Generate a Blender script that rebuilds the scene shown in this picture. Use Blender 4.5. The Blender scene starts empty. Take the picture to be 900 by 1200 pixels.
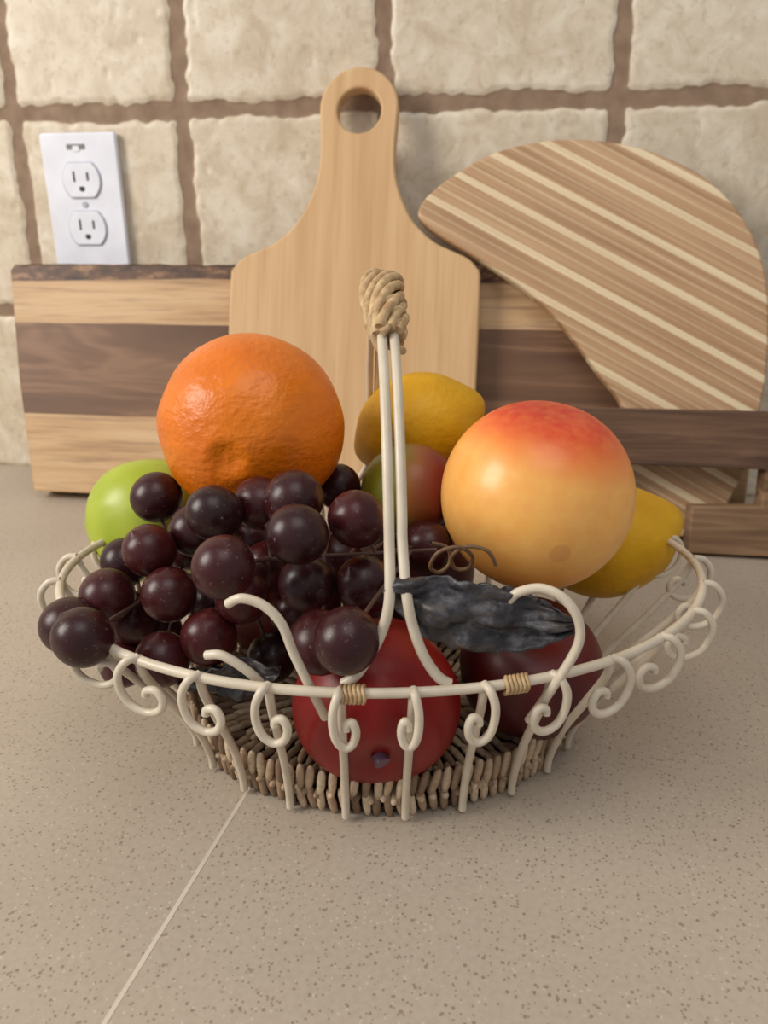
import bpy, math, random
import numpy as np
from mathutils import Vector, Matrix, Quaternion, noise
random.seed(4)
scene=bpy.context.scene
coll=scene.collection
C8,S8=math.cos(math.radians(8)),math.sin(math.radians(8))
# basket table frame: u = across, v = away, rotated 8 deg against the wall
def W(u,v,z): return Vector((u*C8-v*S8,-.66+u*S8+v*C8,z))
def WD(u,v,z): return Vector((u*C8-v*S8,u*S8+v*C8,z))

def lin(c):
    r=[]
    for v in c:
        v/=255.; r.append(v/12.92 if v<=.04045 else ((v+.055)/1.055)**2.4)
    return (r[0],r[1],r[2],1)

class M:
    def __init__(s,name):
        s.m=bpy.data.materials.new(name); s.m.use_nodes=True
        s.nt=s.m.node_tree; s.b=s.nt.nodes['Principled BSDF']
    def n(s,t,ins=None,**kw):
        nd=s.nt.nodes.new(t)
        for k,v in kw.items(): setattr(nd,k,v)
        if ins:
            for k,v in ins.items(): s.set(nd.inputs[k],v)
        return nd
    def set(s,sock,v):
        if hasattr(v,'is_output') or isinstance(v,bpy.types.NodeSocket): s.nt.links.new(v,sock)
        else: sock.default_value=v
    def mp(s,scale=(1,1,1),rot=(0,0,0),src='Object'):
        tc=s.n('ShaderNodeTexCoord')
        return s.n('ShaderNodeMapping',{'Vector':tc.outputs[src],'Scale':scale,'Rotation':rot}).outputs[0]
    def noise(s,vec,scale,detail=3,rough=.5,dist=0):
        return s.n('ShaderNodeTexNoise',{'Vector':vec,'Scale':scale,'Detail':detail,'Roughness':rough,'Distortion':dist}).outputs['Fac']
    def ramp(s,fac,stops,interp='LINEAR'):
        r=s.n('ShaderNodeValToRGB',{'Fac':fac}); e=r.color_ramp; e.interpolation=interp
        while len(e.elements)>1: e.elements.remove(e.elements[-1])
        e.elements[0].position=stops[0][0]; e.elements[0].color=stops[0][1]
        for p,c in stops[1:]:
            x=e.elements.new(p); x.color=c
        return r.outputs['Color']
    def mix(s,f,a,b,mode='MIX'):
        nd=s.n('ShaderNodeMix',data_type='RGBA',blend_type=mode)
        s.set(nd.inputs[0],f); s.set(nd.inputs[6],a); s.set(nd.inputs[7],b)
        return nd.outputs[2]
    def math(s,op,a,b=0.,c=0.):
        nd=s.n('ShaderNodeMath',operation=op); s.set(nd.inputs[0],a); s.set(nd.inputs[1],b); s.set(nd.inputs[2],c)
        return nd.outputs[0]
    def sep(s,vec):
        return s.n('ShaderNodeSeparateXYZ',{'Vector':vec}).outputs
    def bump(s,h,strength=.3,dist=.001):
        nd=s.n('ShaderNodeBump',{'Height':h,'Strength':strength,'Distance':dist})
        s.nt.links.new(nd.outputs[0],s.b.inputs['Normal'])
    def out(s,col=None,rough=.5,coat=0,spec=.5,coatr=.1,sss=0):
        if col is not None: s.set(s.b.inputs['Base Color'],col)
        s.set(s.b.inputs['Roughness'],rough)
        s.b.inputs['Coat Weight'].default_value=coat; s.b.inputs['Coat Roughness'].default_value=coatr
        s.b.inputs['Specular IOR Level'].default_value=spec
        return s.m

def g(v): return (v,v,v,1)
# ---------------- materials
def m_tile():
    m=M('travertine_and_grout'); v=m.mp()
    at=m.n('ShaderNodeAttribute',attribute_name='tile').outputs['Fac']
    n1=m.noise(v,7,5,.6); n2=m.noise(v,38,6,.65,.6); n3=m.noise(v,160,4,.6)
    c=m.ramp(n1,[(.3,lin((188,172,148))),(.5,lin((210,197,174))),(.7,lin((224,214,195)))])
    c2=m.ramp(n2,[(.35,lin((182,163,136))),(.5,lin((210,196,173))),(.68,lin((236,229,213)))])
    c=m.mix(.5,c,c2)
    c=m.mix(m.ramp(n3,[(.32,g(.4)),(.45,g(0))]),c,lin((174,155,128)))
    gc=m.ramp(m.noise(v,60,4),[(.3,lin((128,105,86))),(.7,lin((154,131,110)))])
    f=m.ramp(at,[(.3,g(0)),(.7,g(1))])
    c=m.mix(f,gc,c)
    m.bump(m.math('ADD',n2,n3),.16,.001)
    return m.out(c,m.ramp(f,[(0,g(.9)),(1,g(.42))]),spec=.4)
def m_counter():
    m=M('speckled_quartz'); v=m.mp()
    c=m.ramp(m.noise(v,9,3),[(.3,lin((174,161,145))),(.7,lin((182,169,153)))])
    c=m.mix(m.ramp(m.noise(v,420,2),[(.35,g(.25)),(.6,g(0))]),c,lin((154,141,125)))
    for sc,th,col,pr in ((330,.2,(108,86,68),.55),(210,.12,(98,74,56),.6),(450,.22,(202,190,172),.6),(560,.26,(124,106,90),.5)):
        vo=m.n('ShaderNodeTexVoronoi',{'Vector':v,'Scale':sc})
        f=m.math('LESS_THAN',vo.outputs['Distance'],th)
        rr=m.sep(vo.outputs['Color'])[0]
        f=m.math('MULTIPLY',f,m.math('GREATER_THAN',rr,pr))
        c=m.mix(m.math('MULTIPLY',f,.55),c,lin(col))
    return m.out(c,.42,spec=.35)
def m_simple(name,col,rough=.5,coat=0,spec=.5,nscale=None,col2=None,bump=0):
    m=M(name); v=m.mp(); nn=m.noise(v,nscale or 40,4)
    c=m.ramp(nn,[(.3,lin(col)),(.7,lin(col2 or tuple(min(255,x*1.06) for x in col)))])
    if bump: m.bump(nn,bump,.0006)
    return m.out(c,rough,coat,spec)
def m_bamboo():
    m=M('bamboo'); v=m.mp()
    a=m.noise(m.mp((90,5,90)),1,4,.55); b=m.noise(m.mp((420,10,420)),1,3,.6)
    xs=m.sep(v)[0]
    st=m.n('ShaderNodeTexWhiteNoise',noise_dimensions='1D'); m.set(st.inputs['W'],m.math('FLOOR',m.math('MULTIPLY',xs,50)))
    c=m.ramp(a,[(.3,lin((194,156,112))),(.5,lin((206,170,125))),(.7,lin((214,181,138)))])
    c=m.mix(m.math('MULTIPLY',st.outputs['Value'],.3),c,lin((192,153,106)))
    c=m.mix(m.ramp(b,[(.3,g(.25)),(.5,g(0))]),c,lin((170,128,84)))
    m.bump(b,.1,.0003)
    return m.out(c,.48,spec=.35)
def m_boardA():
    m=M('striped_acacia'); v=m.mp(); o=m.sep(v); y=o[1]
    a=m.noise(m.mp((7,110,60)),1,5,.6,.6); b=m.noise(m.mp((14,300,100)),1,4,.6); w=m.noise(m.mp((4,30,30)),1,3,.5,1.2)
    light=m.ramp(a,[(.3,lin((172,136,98))),(.5,lin((194,159,118))),(.7,lin((204,173,134)))])
    dark=m.ramp(w,[(.3,lin((94,67,49))),(.48,lin((113,82,60))),(.56,lin((134,101,76))),(.62,lin((113,81,59))),(.75,lin((102,73,53)))])
    bark=m.ramp(m.noise(m.mp((40,90,60)),1,5,.7),[(.35,lin((52,38,30))),(.52,lin((96,68,50))),(.62,lin((154,118,88))),(.75,lin((90,64,47)))])
    f=m.math('MULTIPLY',m.math('GREATER_THAN',y,.068),m.math('LESS_THAN',y,.147))
    c=m.mix(f,light,dark)
    yb=m.math('ADD',y,m.math('MULTIPLY',m.math('SUBTRACT',w,.5),.016))
    c=m.mix(m.math('GREATER_THAN',yb,.183),c,bark)
    c=m.mix(m.ramp(b,[(.32,g(.4)),(.5,g(0))]),c,lin((90,64,45)))
    m.bump(b,.15,.0004)
    return m.out(c,.5,spec=.35)
def m_boardC():
    m=M('dark_walnut_mixed'); v=m.mp(); y=m.sep(v)[1]
    a=m.noise(m.mp((9,120,60)),1,5,.6,.8)
    dark=m.ramp(a,[(.3,lin((76,56,44))),(.5,lin((98,73,57))),(.7,lin((120,92,71)))])
    lt=m.ramp(a,[(.3,lin((98,74,55))),(.5,lin((128,100,74))),(.7,lin((152,122,92)))])
    c=m.mix(m.math('GREATER_THAN',y,.060),lt,dark)
    return m.out(c,.55,spec=.3)
def m_boardB():
    m=M('striped_bamboo'); v=m.mp(); o=m.sep(v)
    th=math.radians(28)
    s=m.math('ADD',m.math('MULTIPLY',o[0],math.sin(th)),m.math('MULTIPLY',o[1],math.cos(th)))
    t=m.math('FRACT',m.math('MULTIPLY',m.math('ADD',s,.004),1/.0255))
    mr=m.mp((1,1,1),(0,0,th)); 
    mp2=m.n('ShaderNodeMapping',{'Vector':mr,'Scale':(6,260,60)}).outputs[0]
    gr=m.noise(mp2,1,4,.6)
    cream=m.ramp(gr,[(.3,lin((208,185,147))),(.7,lin((228,209,174)))])
    br=m.ramp(gr,[(.3,lin((154,119,86))),(.5,lin((178,142,106))),(.7,lin((194,160,123)))])
    f=m.ramp(t,[(0,g(1)),(.2,g(0)),(.47,g(.4)),(.53,g(0)),(.74,g(.4)),(.80,g(0))],'CONSTANT')
    c=m.mix(f,br,cream)
    return m.out(c,.45,spec=.35)
def m_orange():
    m=M('orange_peel'); v=m.mp()
    n1=m.noise(v,26,3); n2=m.noise(v,330,2,.5)
    c=m.ramp(n1,[(.3,lin((210,104,4))),(.6,lin((228,122,8))),(.8,lin((236,138,24)))])
    n3=m.noise(m.mp((60,60,140)),1,3,.6)
    m.bump(m.math('ADD',m.math('MULTIPLY',n2,.6),n3),.55,.0016)
    return m.out(c,.40,.14,spec=.4,coatr=.22)
def m_peach():
    m=M('peach_skin'); v=m.mp(); o=m.sep(v)
    n1=m.noise(v,22,4,.6); n2=m.noise(v,160,4,.6)
    zz=m.math('ADD',o[2],m.math('MULTIPLY',m.math('SUBTRACT',n1,.5),.012))
    zz=m.math('ADD',zz,m.math('MULTIPLY',o[0],.15))
    t=m.math('MULTIPLY_ADD',zz,1/.08,.5)
    c=m.ramp(t,[(.0,lin((242,162,72))),(.35,lin((248,190,102))),(.72,lin((247,182,94))),(.83,lin((236,132,62))),(.92,lin((220,66,30))),(1,lin((204,36,16)))])
    c=m.mix(m.ramp(n2,[(.35,g(.3)),(.6,g(0))]),c,lin((240,148,66)))
    vs=m.n('ShaderNodeVectorMath',operation='DISTANCE'); m.set(vs.inputs[0],v); vs.inputs[1].default_value=tuple(PEACH_SPOT)
    c=m.mix(m.ramp(m.math('MULTIPLY',vs.outputs['Value'],100),[(.38,g(.5)),(.5,g(0))]),c,lin((220,140,74)))
    m.bump(n2,.12,.0008)
    return m.out(c,.42,.25,spec=.4,coatr=.2)
def m_lemon():
    m=M('lemon_peel'); v=m.mp()
    n1=m.noise(v,30,3); n2=m.noise(v,300,2)
    c=m.ramp(n1,[(.3,lin((194,140,4))),(.6,lin((214,162,12))),(.8,lin((222,176,32)))])
    m.bump(n2,.5,.001)
    return m.out(c,.48,.0,spec=.35)
def m_gapple():
    m=M('green_apple_skin'); v=m.mp()
    c=m.ramp(m.noise(v,30,4),[(.3,lin((150,168,34))),(.7,lin((180,192,66)))])
    return m.out(c,.4,.15,spec=.4,coatr=.25)
def m_rapple(name,a,b):
    m=M(name); v=m.mp()
    c=m.ramp(m.noise(m.mp((60,60,14)),1,4,.6),[(.3,lin(a)),(.7,lin(b))])
    return m.out(c,.44,.1,spec=.33,coatr=.25)
def m_mango():
    m=M('mango_skin'); v=m.mp(); x=m.sep(v)[0]
    f=m.math('MULTIPLY_ADD',m.math('ADD',x,m.math('MULTIPLY',m.math('SUBTRACT',m.noise(v,50,3),.5),.012)),38.,.35)
    c=m.ramp(f,[(.1,lin((126,122,34))),(.5,lin((138,80,34))),(.9,lin((112,26,22)))])
    return m.out(c,.4,.15,spec=.35,coatr=.25)
def m_grape():
    m=M('grape_skin'); v=m.mp(src='Object'); r=m.n('ShaderNodeNewGeometry').outputs['Random Per Island']
    c=m.mix(r,lin((38,14,17)),lin((70,20,22)))
    c=m.mix(m.ramp(m.noise(v,70,3),[(.4,g(0)),(.7,g(.4))]),c,lin((60,28,31)))
    sc=m.noise(v,600,4,.7)
    c=m.mix(m.ramp(sc,[(.62,g(0)),(.72,g(.55))]),c,lin((154,132,126)))
    m.bump(m.noise(v,350,3),.14,.0005)
    return m.out(c,.33,.0,spec=.38)
def m_wicker():
    m=M('wicker_straw'); r=m.n('ShaderNodeNewGeometry').outputs['Random Per Island']; v=m.mp()
    c=m.ramp(r,[(0,lin((122,98,76))),(.35,lin((164,138,110))),(.7,lin((196,172,142))),(1,lin((222,202,172)))])
    c=m.mix(m.ramp(m.noise(v,500,3),[(.35,g(.3)),(.6,g(0))]),c,lin((100,76,54)))
    return m.out(c,.6)
def m_leaf():
    m=M('dark_silk_leaf'); v=m.mp(); a=m.noise(v,110,6,.7); b=m.noise(m.mp((60,60,300)),1,4,.6)
    c=m.ramp(a,[(.3,lin((30,30,33))),(.5,lin((50,49,53))),(.64,lin((96,93,96))),(.78,lin((66,62,64)))])  # brighter grey peak paints highlights into the leaf colour
    c=m.mix(m.ramp(b,[(.5,g(0)),(.7,g(.5))]),c,lin((92,78,66)))
    m.bump(m.noise(v,260,5,.6),.5,.001)
    return m.out(c,.40,.0)

def link(o,parent=None):
    coll.objects.link(o)
    if parent: o.parent=parent
    return o
def mesh_obj(name,verts,faces,mat,smooth=True,parent=None):
    me=bpy.data.meshes.new(name); me.from_pydata([tuple(v) for v in verts],[],faces); me.update()
    if smooth: me.polygons.foreach_set('use_smooth',[True]*len(me.polygons))
    me.materials.append(mat)
    return link(bpy.data.objects.new(name,me),parent)
def empty(name,loc=(0,0,0)):
    e=bpy.data.objects.new(name,None); e.location=loc; e.empty_display_size=.05; return link(e)
def box(name,a,b,mat,bev=.0,parent=None):
    (x0,y0,z0),(x1,y1,z1)=a,b
    vs=[(x0,y0,z0),(x1,y0,z0),(x1,y1,z0),(x0,y1,z0),(x0,y0,z1),(x1,y0,z1),(x1,y1,z1),(x0,y1,z1)]
    fs=[(0,3,2,1),(4,5,6,7),(0,1,5,4),(1,2,6,5),(2,3,7,6),(3,0,4,7)]
    o=mesh_obj(name,vs,fs,mat,False,parent)
    if bev:
        md=o.modifiers.new('b','BEVEL'); md.width=bev; md.segments=3
    return o

# ---------------- room
tilem=m_tile()
def tile_wall():
    X0,X1,Z0,Z1,st=-.9,.72,0.,.62,.0022
    xe=[-.90,-.742,-.58,-.418,-.2645,-.0916,.0914,.27,.432,.594,.76]; ze=[-.007,.155,.3195,.482,.645]
    nx=int((X1-X0)/st)+1; nz=int((Z1-Z0)/st)+1
    vs=[];att=[]
    for j in range(nz):
        z=Z0+j*st
        for i in range(nx):
            x=X0+i*st
            n1=noise.noise((x*28,z*28,1.3)); n2=noise.noise((x*110,z*110,7.7))
            wob=.0035*noise.noise((x*9,z*9,4.))
            k=0
            while k<len(xe)-2 and xe[k+1]<x+wob: k+=1
            l=0
            while l<len(ze)-2 and ze[l+1]<z+wob: l+=1
            hx=(xe[k+1]-xe[k])/2; hz=(ze[l+1]-ze[l])/2
            cx=xe[k]+hx; cz=ze[l]+hz; R=.004
            gx=abs(x+wob-cx)-(hx-.0066-R); gz=abs(z+wob-cz)-(hz-.0066-R)
            d=-(math.hypot(max(gx,0),max(gz,0))+min(max(gx,gz),0)-R)
            d+=.0026*n1+.0026*n2
            t=max(0,min(1,(d+.0005)/.003)); s=t*t*(3-2*t)
            h=.0018*s+.0002*n1*s+.0001*n2
            if noise.noise((x*75,z*55,20+k*3))>.52 : h-=.0006*s
            vs.append((x,-h,z)); att.append(max(0,min(1,(d+.0012)/.0024)))
    fs=[]
    for j in range(nz-1):
        b=j*nx
        for i in range(nx-1): fs.append((b+i,b+i+1,b+nx+i+1,b+nx+i))
    o=mesh_obj('backsplash_tiles',vs,fs,tilem)
    a=o.data.attributes.new('tile','FLOAT','POINT'); a.data.foreach_set('value',att)
tile_wall()
paint=m_simple('wall_paint',(214,204,188),.8)
box('wall_back',(-1.6,.001,-.92),(1.6,.1,1.6),paint)
floorm=m_simple('floor_wood',(140,108,78),.5,col2=(160,124,90),nscale=6)
box('floor',(-1.6,-3.2,-.96),(1.6,.1,-.92),floorm)
cm=m_counter()
ce=empty('countertop')
def seamx(y): return -.0908+(y+.4428)*(.0093/.0838)
w=.0008
def slab(name,pts,z0,z1,mat):
    n=len(pts); vs=[(x,y,z0) for x,y in pts]+[(x,y,z1) for x,y in pts]
    fs=[tuple(reversed(range(n))),tuple(range(n,2*n))]+[(i,(i+1)%n,n+(i+1)%n,n+i) for i in range(n)]
    return mesh_obj(name,vs,fs,mat,False,ce)
slab('slab_left',[(-1.6,-.645),(seamx(-.645)-w,-.645),(seamx(0)-w,0),(-1.6,0)],-.035,0,cm)
slab('slab_right',[(seamx(-.645)+w,-.645),(1.6,-.645),(1.6,0),(seamx(0)+w,0)],-.035,0,cm)
slab('seam_caulk',[(seamx(-.645)-w,-.6445),(seamx(-.645)+w,-.6445),(seamx(0)+w,0),(seamx(0)-w,0)],-.03,.0001,m_simple('seam_caulk',(200,188,172),.5))
box('base_cabinet',(-1.6,-.61,-.92),(1.6,-.001,-.036),m_simple('cabinet_paint',(120,90,66),.5))

# ---------------- flat boards (2d curves extruded)
def plate_obj(name,outline,holes,thick,mat,bev=.0015,parent=None):
    cu=bpy.data.curves.new(name,'CURVE'); cu.dimensions='2D'; cu.fill_mode='BOTH'
    cu.extrude=thick/2-bev; cu.bevel_depth=bev; cu.bevel_resolution=2; cu.offset=-bev
    for pts in [outline]+holes:
        sp=cu.splines.new('POLY'); sp.points.add(len(pts)-1); sp.use_cyclic_u=True
        for p,q in zip(sp.points,pts): p.co=(q[0],q[1],0,1)
    o=bpy.data.objects.new(name+'_c',cu); coll.objects.link(o)
    dg=bpy.context.evaluated_depsgraph_get()
    me=bpy.data.meshes.new_from_object(o.evaluated_get(dg)); bpy.data.objects.remove(o); bpy.data.curves.remove(cu)
    me.name=name; me.materials.clear(); me.materials.append(mat)
    return link(bpy.data.objects.new(name,me),parent)
def catmull(pts,n=8,closed=False):
    out=[];N=len(pts);pts=[Vector(p) for p in pts]
    rng=range(N) if closed else range(N-1)
    for i in rng:
        if closed: p0,p1,p2,p3=pts[i-1],pts[i],pts[(i+1)%N],pts[(i+2)%N]
        else: p0,p1,p2,p3=pts[max(i-1,0)],pts[i],pts[i+1],pts[min(i+2,N-1)]
        for k in range(n):
            t=k/n
            out.append(.5*((2*p1)+(p2-p0)*t+(2*p0-5*p1+4*p2-p3)*t*t+(3*p1-p0-3*p2+p3)*t**3))
    if not closed: out.append(pts[-1])
    return out
def lean(o,slope,y,thick):
    a=math.pi/2-math.atan(slope)
    o.rotation_euler=(a,0,0)
    o.location=(0,y+math.sin(a)*thick/2,0.0+abs(math.cos(a))*thick/2)
def long_board():
    k=math.sqrt(1+.315**2); H=.189*k
    pts=[(-.392,0),(.203,0),(.206,.05),(.207,H-.004)]
    n=60
    for i in range(n+1):
        x=.204-(.204+.414)*i/n
        pts.append((x,H+.0026*noise.noise((x*18,0,0))+.0014*noise.noise((x*70,1,0))))
    pts+= [(-.418,H-.006),(-.408,.1)]
    o=plate_obj('long_striped_cutting_board',pts,[],.028,m_boardA(),.002)
    lean(o,.315,-.10,.028)
long_board()
def paddle():
    k=math.sqrt(1+.3**2); cx=-.109
    prof=[(.0,.088),(.004,.097),(.012,.1015),(.10,.1015),(.182,.1008),(.192,.098),(.199,.091),(.204,.080),(.210,.066),(.218,.055),(.228,.0455),(.240,.0385),(.252,.0335),(.265,.0305),(.280,.0298),(.295,.0305),(.308,.0312)]
    pr=catmull([(hw,z*k,0) for z,hw in prof],5)
    R=[(cx+p.x,p.y) for p in pr]
    cz=.310*k; r=.0312
    arc=[(cx+r*math.cos(a),cz+r*math.sin(a)) for a in [math.pi*i/32 for i in range(1,32)]]
    L=[(2*cx-x,y) for x,y in reversed(R)]
    hole=[(cx+.0005+.0172*math.cos(a),cz-.002+.0172*math.sin(a)) for a in [2*math.pi*i/48 for i in range(48)]]
    o=plate_obj('paddle_cutting_board',R+arc+L,[hole],.012,m_bamboo(),.002)
    lean(o,.30,-.12,.012)
paddle()
def roundb():
    k=math.sqrt(1+.33**2)
    P=[(-.056,.226),(-.059,.2345),(-.052,.245),(-.0335,.2590),(-.0015,.2756),(.037,.2835),(.075,.283),(.113,.275),(.1505,.258),(.177,.235),(.1944,.207),(.2035,.175),(.206,.13),(.203,.094),(.194,.05),(.175,.012),(.145,.0),(.112,.004),(.098,.03),(.104,.062),(.104,.092),(.084,.117),(.060,.146),(.0345,.170),(-.006,.196),(-.038,.2135)]
    pts=[(p.x,p.y) for p in catmull([(x,z*k,0) for x,z in P],6,True)]
    pts=[(x,max(y,0)) for x,y in pts]
    o=plate_obj('oval_striped_cutting_board',pts,[],.012,m_boardB(),.002)
    lean(o,.33,-.125,.012)
roundb()
def plank():
    k=math.sqrt(1+.2**2)
    o=plate_obj('footed_walnut_serving_board',[(.066,0),(.086,0),(.088,.062),(.197,.062),(.197,.036),(.150,.034),(.150,0),(.222,0),(.224,.062),(.30,.062),(.30,.101*k),(.066,.100*k)],[],.016,m_boardC(),.0015)
    lean(o,.2,-.152,.016)
plank()

# ---------------- outlet
def outlet():
    e=empty('wall_outlet',(-.358,-.0026,.246))
    wm=m_simple('outlet_plastic',(220,222,231),.35,.1)
    dk=m_simple('slot_dark',(40,36,34),.6); gr=m_simple('shade_and_screw_grey',(170,172,182),.4)  # one grey for the painted shade outlines and the screw
    def rr(w,h,r,n=6):
        out=[]
        for sx,sy,a0 in ((1,1,0),(-1,1,90),(-1,-1,180),(1,-1,270)):
            for i in range(n+1):
                a=math.radians(a0+90*i/n); out.append((sx*(w/2-r)+r*math.cos(a),sy*(h/2-r)+r*math.sin(a)))
        return out
    def put(o,y,x=0,z=0): o.rotation_euler=(math.pi/2,0,0); o.location=(x,y,z)
    put(plate_obj('cover_plate',rr(.070,.1143,.003),[],.006,wm,.0016,e),-.003)
    for s in (1,-1):
        zc=.0195*s
        face=[]
        for i in range(48):
            a=2*math.pi*i/48; face.append((.0172*math.cos(a),max(-.0137,min(.0137,.0172*math.sin(a)))))
        put(plate_obj('receptacle_shade_%d'%(1 if s>0 else 2),[(x*1.06,y*1.07) for x,y in face],[],.0006,gr,.0001,e),-.0062,0,zc)  # thin grey plate, paints the shade line around the face
        put(plate_obj('receptacle_face_%d'%(1 if s>0 else 2),face,[],.002,wm,.0005,e),-.0067,0,zc)
        put(plate_obj('slot',rr(.0018,.0085,.0004,2),[],.0004,dk,.0001,e),-.0078,-.0063,zc+.003)
        put(plate_obj('slot',rr(.0018,.0068,.0004,2),[],.0004,dk,.0001,e),-.0078,.0063,zc+.003)
        gh=[(.0026*math.cos(a),max(-.0018,.0026*math.sin(a)-.0002)) for a in [2*math.pi*i/20 for i in range(20)]]
        put(plate_obj('ground_hole',[(x,-y) for x,y in gh],[],.0004,dk,.0001,e),-.0078,0,zc-.0068)
    put(plate_obj('center_screw',rr(.005,.005,.0024),[],.0012,gr,.0003,e),-.0064)
    put(plate_obj('top_slot',rr(.017,.0042,.0006,2),[],.0004,m_simple('slot_grey',(120,116,116),.6),.0001,e),-.0062,-.002,.046)
    put(plate_obj('top_slot_bar',rr(.006,.0044,.0006,2),[],.0006,wm,.0001,e),-.0063,-.002,.0445)
outlet()

# ---------------- fruit
def fruit(name,uv,r,prof,axis,mat,nu=72,nv=48,extra=None,lump=0):
    c=W(*uv); ax=WD(*axis).normalized(); q=Vector((0,0,1)).rotation_difference(ax)
    vs=[];fs=[]
    for j in range(nv+1):
        th=math.pi*j/nv
        for i in range(nu):
            ph=2*math.pi*i/nu
            rad,zz=prof(th,ph)
            p=Vector((r*rad*math.cos(ph),r*rad*math.sin(ph),r*zz))
            if lump: p*=1+lump*noise.noise(p*60)
            vs.append(q@p)
    for j in range(nv):
        for i in range(nu):
            a=j*nu+i;b=j*nu+(i+1)%nu
            fs.append((a,a+nu,b+nu,b))
    o=mesh_obj(name,vs,fs,mat); o.location=c
    if extra: extra(o,q,r)
    return o
def apple_p(th,ph):
    k=1-.22*math.exp(-(th/.42)**2)-.13*math.exp(-((math.pi-th)/.36)**2)
    k*=1+.02*math.cos(5*ph)*(1-math.cos(th-math.pi)*-1)/2*(1 if th>1.6 else 0)
    R=(math.sin(th)+.04*math.sin(2*th))*k
    return R,math.cos(th)*k*.98
def orange_p(th,ph):
    d=.045*math.exp(-((th)/.12)**2)+.022*math.exp(-(th/.3)**2)-.012*math.exp(-((th-.23)/.07)**2)-.022*math.exp(-(th/.045)**2)
    k=1-d-.03*math.exp(-((math.pi-th)/.2)**2)
    return math.sin(th)*k,math.cos(th)*k*.97
def peach_p(th,ph):
    k=1-.05*math.exp(-(th/.35)**2)-.01*math.exp(-((math.pi-th)/.12)**2)
    return math.sin(th)*k,math.cos(th)*k*1.0
def lemon_p(th,ph):
    z=math.cos(th)
    zz=z*1.14+.13*math.copysign(abs(z)**18,z)
    return math.sin(th)**.96*.98*(1-.03*z),zz
def stem(o,q,r,col,depth=.8,length=.25,rad=.05):
    cu=bpy.data.curves.new('stem','CURVE'); cu.dimensions='3D'; cu.bevel_depth=r*rad; cu.use_fill_caps=True
    sp=cu.splines.new('POLY'); sp.points.add(3)
    for i in range(4):
        p=q@Vector((.03*r*i*.5,0,r*(depth+length*i/3))); sp.points[i].co=(*p,1)
    cu.materials.append(col); s=link(bpy.data.objects.new('stem',cu),o)
stemm=m_simple('stem_brown',(84,56,40),.6); purp=m_simple('stem_purple',(92,62,84),.4)
fruit('orange',(-.0592,.320,.134),.0412,orange_p,(-.10,-.985,-.10),m_orange(),120,100,lump=.02)
PEACH_SPOT=WD(.0023,-.0393,-.0105).normalized()*.0408
fruit('peach',(.066,.2986,.109),.0412,peach_p,(.12,-.22,1),m_peach(),96,64)
lm=m_lemon()
fruit('lemon',(.1145,.342,.070),.0290,lemon_p,(.85,-.15,.42),lm,lump=.03)
fruit('lemon',(.0180,.370,.122),.0285,lemon_p,(.86,-.1,.38),lm,lump=.03)
fruit('green_apple',(-.117,.348,.0785),.0335,apple_p,(-.1,.6,.8),m_gapple(),extra=lambda o,q,r:stem(o,q,r,stemm,.72,.15))
fruit('mango',(.0118,.318,.105),.0215,lambda t,p:(math.sin(t),math.cos(t)*1.05),(1,.1,.2),m_mango())
fruit('red_apple',(-.003,.242,.0445),.0325,apple_p,(.04,-.94,-.36),m_rapple('red_apple_skin',(112,10,8),(146,18,12)),extra=lambda o,q,r:stem(o,q,r,purp,.76,.10,.09))
dk=m_rapple('dark_apple_skin',(56,10,10),(90,14,12))
fruit('red_apple',(-.053,.33,.046),.032,apple_p,(.1,.1,1),dk)
fruit('red_apple',(.062,.268,.0415),.030,apple_p,(.1,-.5,1),dk)
fruit('red_apple',(.014,.355,.047),.034,apple_p,(.1,.1,1),dk)

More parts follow.
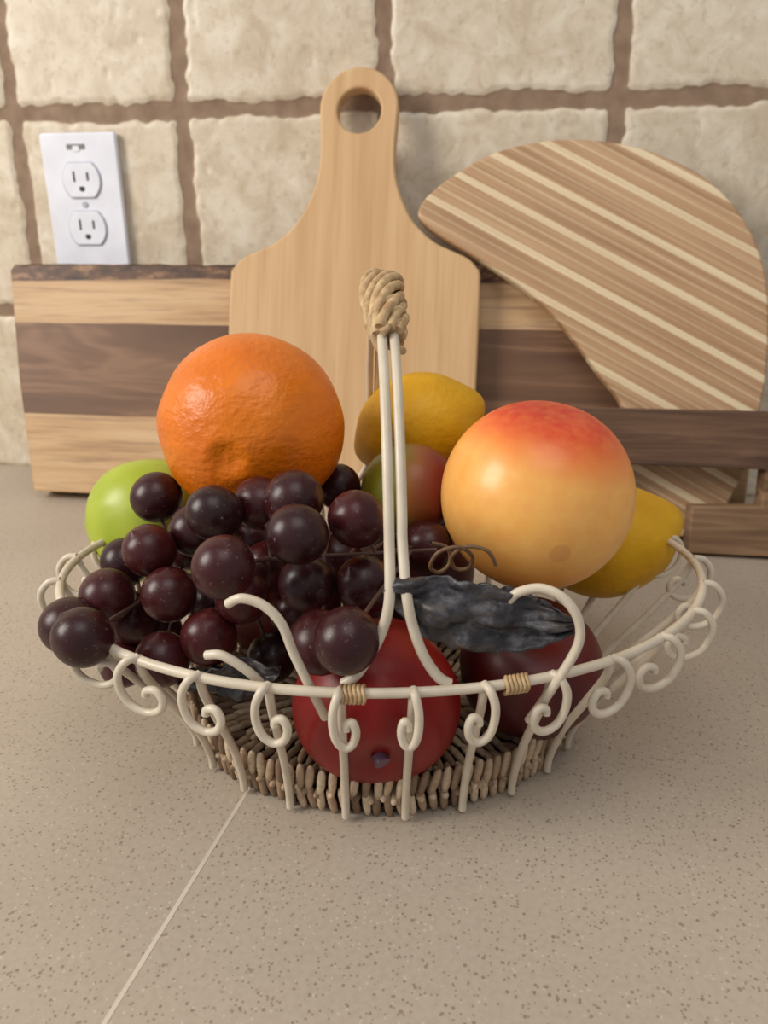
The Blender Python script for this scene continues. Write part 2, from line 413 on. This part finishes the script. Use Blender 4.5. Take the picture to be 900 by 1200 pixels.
# ---------------- grapes
GR="-54,223,109;-30,233,117;-22,220,82;-107,227,80;-10,248,117;-64,257,116;-29,247,91;-7,247,91;-12,204,92;-68,248,68;-86,245,60;-49,271,115;-94,268,96;-111,262,79;-7,281,61;-121,248,73;-34,258,121;-48,271,45;-73,279,68;-108,276,61;-112,272,42;-102,290,47;-38,277,63;-20,285,85;-101,305,106;-84,255,83;-57,297,89;-49,279,84;-115,295,79;19,294,87;-87,297,86;-79,283,99;-55,253,83;-22,332,102;21,339,84;-2,343,92"
grapes=[tuple(int(a)/1000 for a in s.split(',')) for s in GR.split(';')]
def grape_bunch():
    e=empty('grape_bunch')
    vs=[];fs=[];gr=.0109
    for n,(u,v,z) in enumerate(grapes):
        c=W(u,v,z); q=Quaternion(Vector((random.gauss(0,1),random.gauss(0,1),random.gauss(0,1))).normalized(),random.uniform(0,6.28))
        b=len(vs); nu,nv=28,18; r=gr*random.uniform(.96,1.03)
        for j in range(nv+1):
            th=math.pi*j/nv
            for i in range(nu):
                ph=2*math.pi*i/nu; k=1+.06*math.exp(-(th/.12)**2)-.03*math.exp(-((th-.25)/.1)**2)
                vs.append(c+q@Vector((r*k*math.sin(th)*math.cos(ph),r*k*math.sin(th)*math.sin(ph),r*1.04*k*math.cos(th))))
        for j in range(nv):
            for i in range(nu):
                a=b+j*nu+i; d=b+j*nu+(i+1)%nu
                fs.append((a,a+nu,d+nu,d))
    mesh_obj('grapes',vs,fs,m_grape(),True,e)
    cu=bpy.data.curves.new('stems','CURVE'); cu.dimensions='3D'; cu.bevel_depth=.0008
    cu.materials.append(m_simple('vine_brown',(84,58,48),.6)); link(bpy.data.objects.new('stems',cu),e)
    spine=[W(.02,.25,.104),W(-.01,.262,.097),W(-.045,.264,.094),W(-.08,.275,.082),W(-.105,.28,.070)]
    sp_=catmull(spine,10)
    def add(pts):
        s=cu.splines.new('POLY'); s.points.add(len(pts)-1)
        for p,qq in zip(s.points,pts): p.co=(*qq,1)
    add(sp_)
    for u,v,z in grapes:
        c=W(u,v,z); n=min(sp_,key=lambda p:(p-c).length); m=(c+n)/2+WD(0,.006,-.002)
        add(catmull([n,m,c],5))
    lf=m_leaf()
    cu2=bpy.data.curves.new('tendril','CURVE'); cu2.dimensions='3D'; cu2.bevel_depth=.0007
    cu2.materials.append(m_simple('tendril_tan',(112,84,56),.6)); link(bpy.data.objects.new('tendril',cu2),e)
    pts=catmull([W(.016+.0055*math.sin(t*1.1)+.0013*t,.230+.004*math.sin(t*.9),.109+.0060*math.cos(t*1.1)) for t in range(0,14)],6)
    s=cu2.splines.new('POLY'); s.points.add(len(pts)-1)
    for p,qq in zip(s.points,pts): p.co=(*qq,1)
    def leaf(name,a,b,up,width,seed,nl=60,nw=22,curl=.2,fold=.0035,sag=.003):
        a=W(*a);b=W(*b);d=b-a;L=d.length;d.normalize();upv=WD(*up);side=(upv-d*upv.dot(d)).normalized();nr=d.cross(side)
        vs=[];fs=[]
        for i in range(nl+1):
            t=i/nl; wd=width*(math.sin(math.pi*min(1,t**.85*.95+.02))**.8)*(1+.10*noise.noise((t*9,seed,0)))
            for j in range(nw+1):
                s=j/nw*2-1
                w_=wd*s*(1+.11*noise.noise((t*16,s*2,seed)))
                h=fold*noise.noise((t*5,s*1.4,seed+3))*1.8+.0012*noise.noise((t*14,s*4,seed))+.0004*math.sin(abs(s)*14-t*30)-curl*wd*s*s*.6+.0016*math.exp(-(s/.10)**2)+.002*math.sin(t*3.1)
                vs.append(a+d*(L*t)+side*(w_-sag*math.sin(t*3.1))+nr*h)
        for i in range(nl):
            for j in range(nw):
                k=i*(nw+1)+j; fs.append((k,k+1,k+nw+2,k+nw+1))
        o=mesh_obj(name,vs,fs,lf,True,e); md=o.modifiers.new('s','SOLIDIFY'); md.thickness=.0005
    leaf('leaf_1',(.000,.208,.1085),(.0625,.2115,.0935),(0,.10,1),.0118,1,sag=.0040)
    leaf('leaf_2',(.030,.230,.096),(.066,.238,.082),(0,.1,1),.009,5)
    leaf('leaf_3',(-.040,.240,.058),(-.080,.242,.052),(0,-.2,1),.009,9)
grape_bunch()

# ---------------- basket
def basket():
    e=empty('fruit_basket',W(0,.30,0)); e.rotation_euler=(0,0,math.radians(8+2.5))
    A,B=.139,.100; a0,b0=.088,.073; ZR=.075
    wire=m_simple('cream_wire_enamel',(200,187,165),.42,.1,col2=(216,204,183),nscale=90,bump=.1)
    straw=m_simple('raffia',(206,178,134),.55,nscale=260,col2=(158,124,84),bump=.3)
    def curve(name,splines,rad,mat,cyc=False):
        cu=bpy.data.curves.new(name,'CURVE'); cu.dimensions='3D'; cu.bevel_depth=rad; cu.bevel_resolution=3; cu.use_fill_caps=True
        for pts in splines:
            s=cu.splines.new('POLY'); s.points.add(len(pts)-1); s.use_cyclic_u=cyc
            for p,q in zip(s.points,pts): p.co=(*q,1)
        cu.materials.append(mat); return link(bpy.data.objects.new(name,cu),e)
    def zrim(a): return ZR+.003*(math.cos(a)**4)
    def rimp(a,z=None,k=0): return Vector(((A+k)*math.cos(a),(B+k)*math.sin(a),zrim(a) if z is None else z))
    curve('rim',[[rimp(2*math.pi*i/160) for i in range(160)]],.0018,wire,True)
    ups=[];curls=[]
    N=30
    for i in range(N):
        a=-math.pi/2+.045+2*math.pi*i/N
        a=a+.10*math.sin(2*a)
        c,s=math.cos(a),math.sin(a)
        zr=zrim(a)
        rim=Vector((A*c,B*s,0)); be=1.5*c
        base=Vector(((a0+.004)*math.sin(be),(b0+.004)*math.copysign(math.cos(be),s),0))
        r=lambda k,z:base+(rim-base)*k+Vector((0,0,z))
        ups.append(catmull([r(-.03,.0022),r(-.0,.010),r(.22,.028),r(.62,.050),r(.93,zr-.008),r(1.0,zr+.001)],6))
        n=Vector((A*c,B*s,0)).normalized(); o=Vector((A*c,B*s,zr)); tg=Vector((-n.y,n.x,0))
        if tg.x*c>0: tg=-tg
        f=abs(s)**1.5
        h=(-n*(1-f)+tg*f); h.normalize()
        wd=min(1.2,.36+1.35*abs(c))
        prof=[(0,.0012,0),(-.0010,.0005,.0035),(-.0032,-.0045,.0048),(-.0034,-.0110,.0045),(-.0012,-.0165,.0038),(.0034,-.0190,.0030),(.0080,-.0172,.0028),(.0098,-.0128,.0028),(.0078,-.0092,.0028),(.0044,-.0100,.0028),(.0038,-.0122,.0028)]
        curls.append(catmull([o+h*p*wd+Vector((0,0,z))+n*q for p,z,q in prof],6))
    curve('uprights',ups,.0016,wire); curve('scroll_curls',curls,.0015,wire)
    def loc(u,v,z):
        d=Vector((u,v-.30,z)); al=-math.radians(2.5); return Vector((d.x*math.cos(al)-d.y*math.sin(al),d.x*math.sin(al)+d.y*math.cos(al),z))
    R1=[(.0505,.213,.055),(.0555,.208,.070),(.0625,.206,.088),(.0622,.206,.098),(.057,.207,.1055),(.050,.209,.108),(.043,.210,.106),(.040,.211,.102)]
    L1=[(-.020,.208,.060),(-.024,.204,.074),(-.029,.204,.087),(-.0325,.204,.098),(-.038,.205,.104),(-.045,.206,.106),(-.050,.208,.103)]
    L2=[(-.040,.210,.070),(-.045,.208,.078),(-.053,.208,.084),(-.059,.21,.083)]
    curve('inner_scrolls',[catmull([loc(*p) for p in q],8) for q in (R1,L1,L2)],.0016,wire)
    HH=.1205
    def hp(t,off=0): return Vector((.0045-.0095*((.30-.094*math.cos(t))-.20)/.17+off,.30-.094*math.cos(t),ZR+HH*math.sin(t)))
    H=[]
    for sd in (1,-1):
        off=.0021*sd
        mid=[hp(math.pi*(i/40),off) for i in range(4,37)]
        fr=[Vector((.004+sd*.0175,.2035,ZR+.0012)),Vector((.004+sd*.0135,.2035,ZR+.004)),Vector((.004+sd*.0090,.204,ZR+.011)),Vector((.0045+sd*.0052,.2045,ZR+.020)),Vector((.0045+sd*.0028,.2055,ZR+.031))]
        bk=[Vector((-.0055+sd*.004,.396,ZR+.02)),Vector((-.0055+sd*.016,.3995,ZR+.001))]
        H.append(catmull([loc(*p) for p in fr+[m for m in mid if m.z>ZR+.040]+bk],5))
    curve('handle',H,.0018,wire)
    strands=[]
    NS=9
    for s in range(NS):
        pts=[]
        for i in range(100):
            f=i/99; t=math.radians(62+ f*40)
            cpt=hp(t); tan=Vector((0,.094*math.sin(t),HH*math.cos(t))).normalized()
            n1=Vector((1,0,0)); n2=tan.cross(n1)
            ph=s*2*math.pi/NS+f*2*math.pi*.8
            rr=.0038+.0028*math.sin(math.pi*min(1,f*.9+.08))
            rr+=.0008*math.sin(s*2.3+f*9)
            pts.append(loc(*(cpt+n1*rr*1.05*math.cos(ph)+n2*rr*.9*math.sin(ph))))
        strands.append(pts)
    curve('handle_wrap',strands,.0018,straw)
    core=[loc(*hp(math.radians(62+f*40))) for f in [i/20 for i in range(21)]]
    curve('handle_wrap_core',[core],.0045,straw)
    st2=[]
    for s in range(3):
        pts=[]
        for i in range(40):
            f=i/39; t=math.radians(58+s*1.5+f*16); cpt=hp(t); tan=Vector((0,.094*math.sin(t),HH*math.cos(t))).normalized(); n2=tan.cross(Vector((1,0,0)))
            ph=f*2*math.pi*1.0+s*2.1
            pts.append(loc(*(cpt+Vector((1,0,0))*(.0046+.0022*f)*math.cos(ph)+n2*(.0034+.0022*f)*math.sin(ph))))
        st2.append(pts)
    curve('handle_wrap_end',st2,.0014,straw)
    ties=[]
    for u0 in (-.018,.036):
        for k in range(6):
            a=math.atan2(-math.sqrt(1-((u0+k*.0014)/A)**2),(u0+k*.0014)/A); p=rimp(a)
            ties.append([p+Vector((.0003*math.sin(x),.0026*math.cos(x*math.pi/8),.0028*math.sin(x*math.pi/8)-.0005)) for x in range(16)])
    curve('rim_ties',ties,.0007,straw,True)
    # woven base
    vs=[];fs=[]
    tn,tv=8,6
    def strand(p,d,side,L,wd,th):
        nn=d.cross(side); b=len(vs)
        for j in range(tv+1):
            t=math.pi*j/tv
            for i in range(tn):
                ph=2*math.pi*i/tn
                vs.append(p+d*(L/2*math.cos(t))+side*(wd/2*math.sin(t)**.6*math.cos(ph))+nn*(th/2*math.sin(t)**.6*math.sin(ph)))
        for j in range(tv):
            for i in range(tn):
                a=b+j*tn+i;c=b+j*tn+(i+1)%tn; fs.append((a,a+tn,c+tn,c))
    def ringpts(a,b,sp):
        per=math.pi*(3*(a+b)-math.sqrt((3*a+b)*(a+3*b))); n=max(6,int(per/sp)); 
        P=[Vector((a*math.cos(2*math.pi*i/720),b*math.sin(2*math.pi*i/720),0)) for i in range(721)]
        cum=[0]
        for i in range(720): cum.append(cum[-1]+(P[i+1]-P[i]).length)
        out=[];k=0
        for i in range(n):
            tgt=cum[-1]*i/n
            while cum[k+1]<tgt:k+=1
            p=P[k]; tg=(P[k+1]-P[k]).normalized(); out.append((p,tg,Vector((tg.y,-tg.x,0))))
        return out
    Z=Vector((0,0,1))
    for row,(k,z) in enumerate([(0,.0065),(.0015,.0165)]):
        for i,(p,tg,n) in enumerate(ringpts(a0+k,b0+k,.0044)):
            d=(Z+n*.12+tg*((.12 if row else -.1)+random.uniform(-.10,.10))).normalized()
            strand(p+tg*(.0025*row)+Z*(z+random.uniform(-.0008,.0008)),d,tg,.0130,.0036,.0036)
    k=.003
    while b0-k>.012:
        for i,(p,tg,n) in enumerate(ringpts(a0-k,b0-k,.0048)):
            d=(n+tg*random.uniform(-.15,.2)+Z*(.12 if i%2 else -.05)).normalized()
            strand(p+Z*(.007+random.uniform(-.0006,.0006)+.004*max(0,1-k/.006)),d,tg,.0125,.0036,.0036)
        k+=.0092
    mesh_obj('woven_base',vs,fs,m_wicker(),True,e)
    n=64; vb=[(0,0,.003)]+[((a0-.002)*math.cos(2*math.pi*i/n),(b0-.002)*math.sin(2*math.pi*i/n),.003) for i in range(n)]
    vb+=[(x,y,.0005) for x,y,z in vb]
    fb=[(0,1+i,1+(i+1)%n) for i in range(n)]+[(n+1,n+2+(i+1)%n,n+2+i) for i in range(n)]+[(1+i,n+2+i,n+2+(i+1)%n,1+(i+1)%n) for i in range(n)]
    mesh_obj('base_board',vb,fb,m_simple('base_dark',(64,46,32),.8),False,e)
basket()

# ---------------- light
def area(name,loc,target,size,energy,col,sy=None):
    l=bpy.data.lights.new(name,'AREA'); l.shape='RECTANGLE'; l.size=size; l.size_y=sy or size; l.energy=energy; l.color=col
    o=link(bpy.data.objects.new(name,l)); o.location=loc
    d=Vector(target)-Vector(loc); o.rotation_euler=d.to_track_quat('-Z','Y').to_euler()
area('window_light',(-1.25,-.95,.85),(0,-.2,.12),.6,19.5,(1,.93,.84),.7)
area('overhead_fill',(.2,-1.0,1.5),(0,-.3,0),.9,6.5,(1,.95,.88))  # soft overhead fill, added to light the tops
wd=bpy.data.worlds.new('world'); scene.world=wd; wd.use_nodes=True
wd.node_tree.nodes['Background'].inputs[0].default_value=(.94,.95,1,1)
wd.node_tree.nodes['Background'].inputs[1].default_value=.40

cam=bpy.data.cameras.new('camera'); co=link(bpy.data.objects.new('camera',cam))
co.location=(0,-.66,.21); co.rotation_euler=(math.radians(70),0,math.radians(8))
cam.sensor_fit='VERTICAL'; cam.sensor_height=36; cam.sensor_width=27; cam.lens=25.5; cam.clip_start=.01
cam.dof.use_dof=True; cam.dof.focus_distance=.27; cam.dof.aperture_fstop=14
scene.camera=co
scene.view_settings.view_transform='Standard'
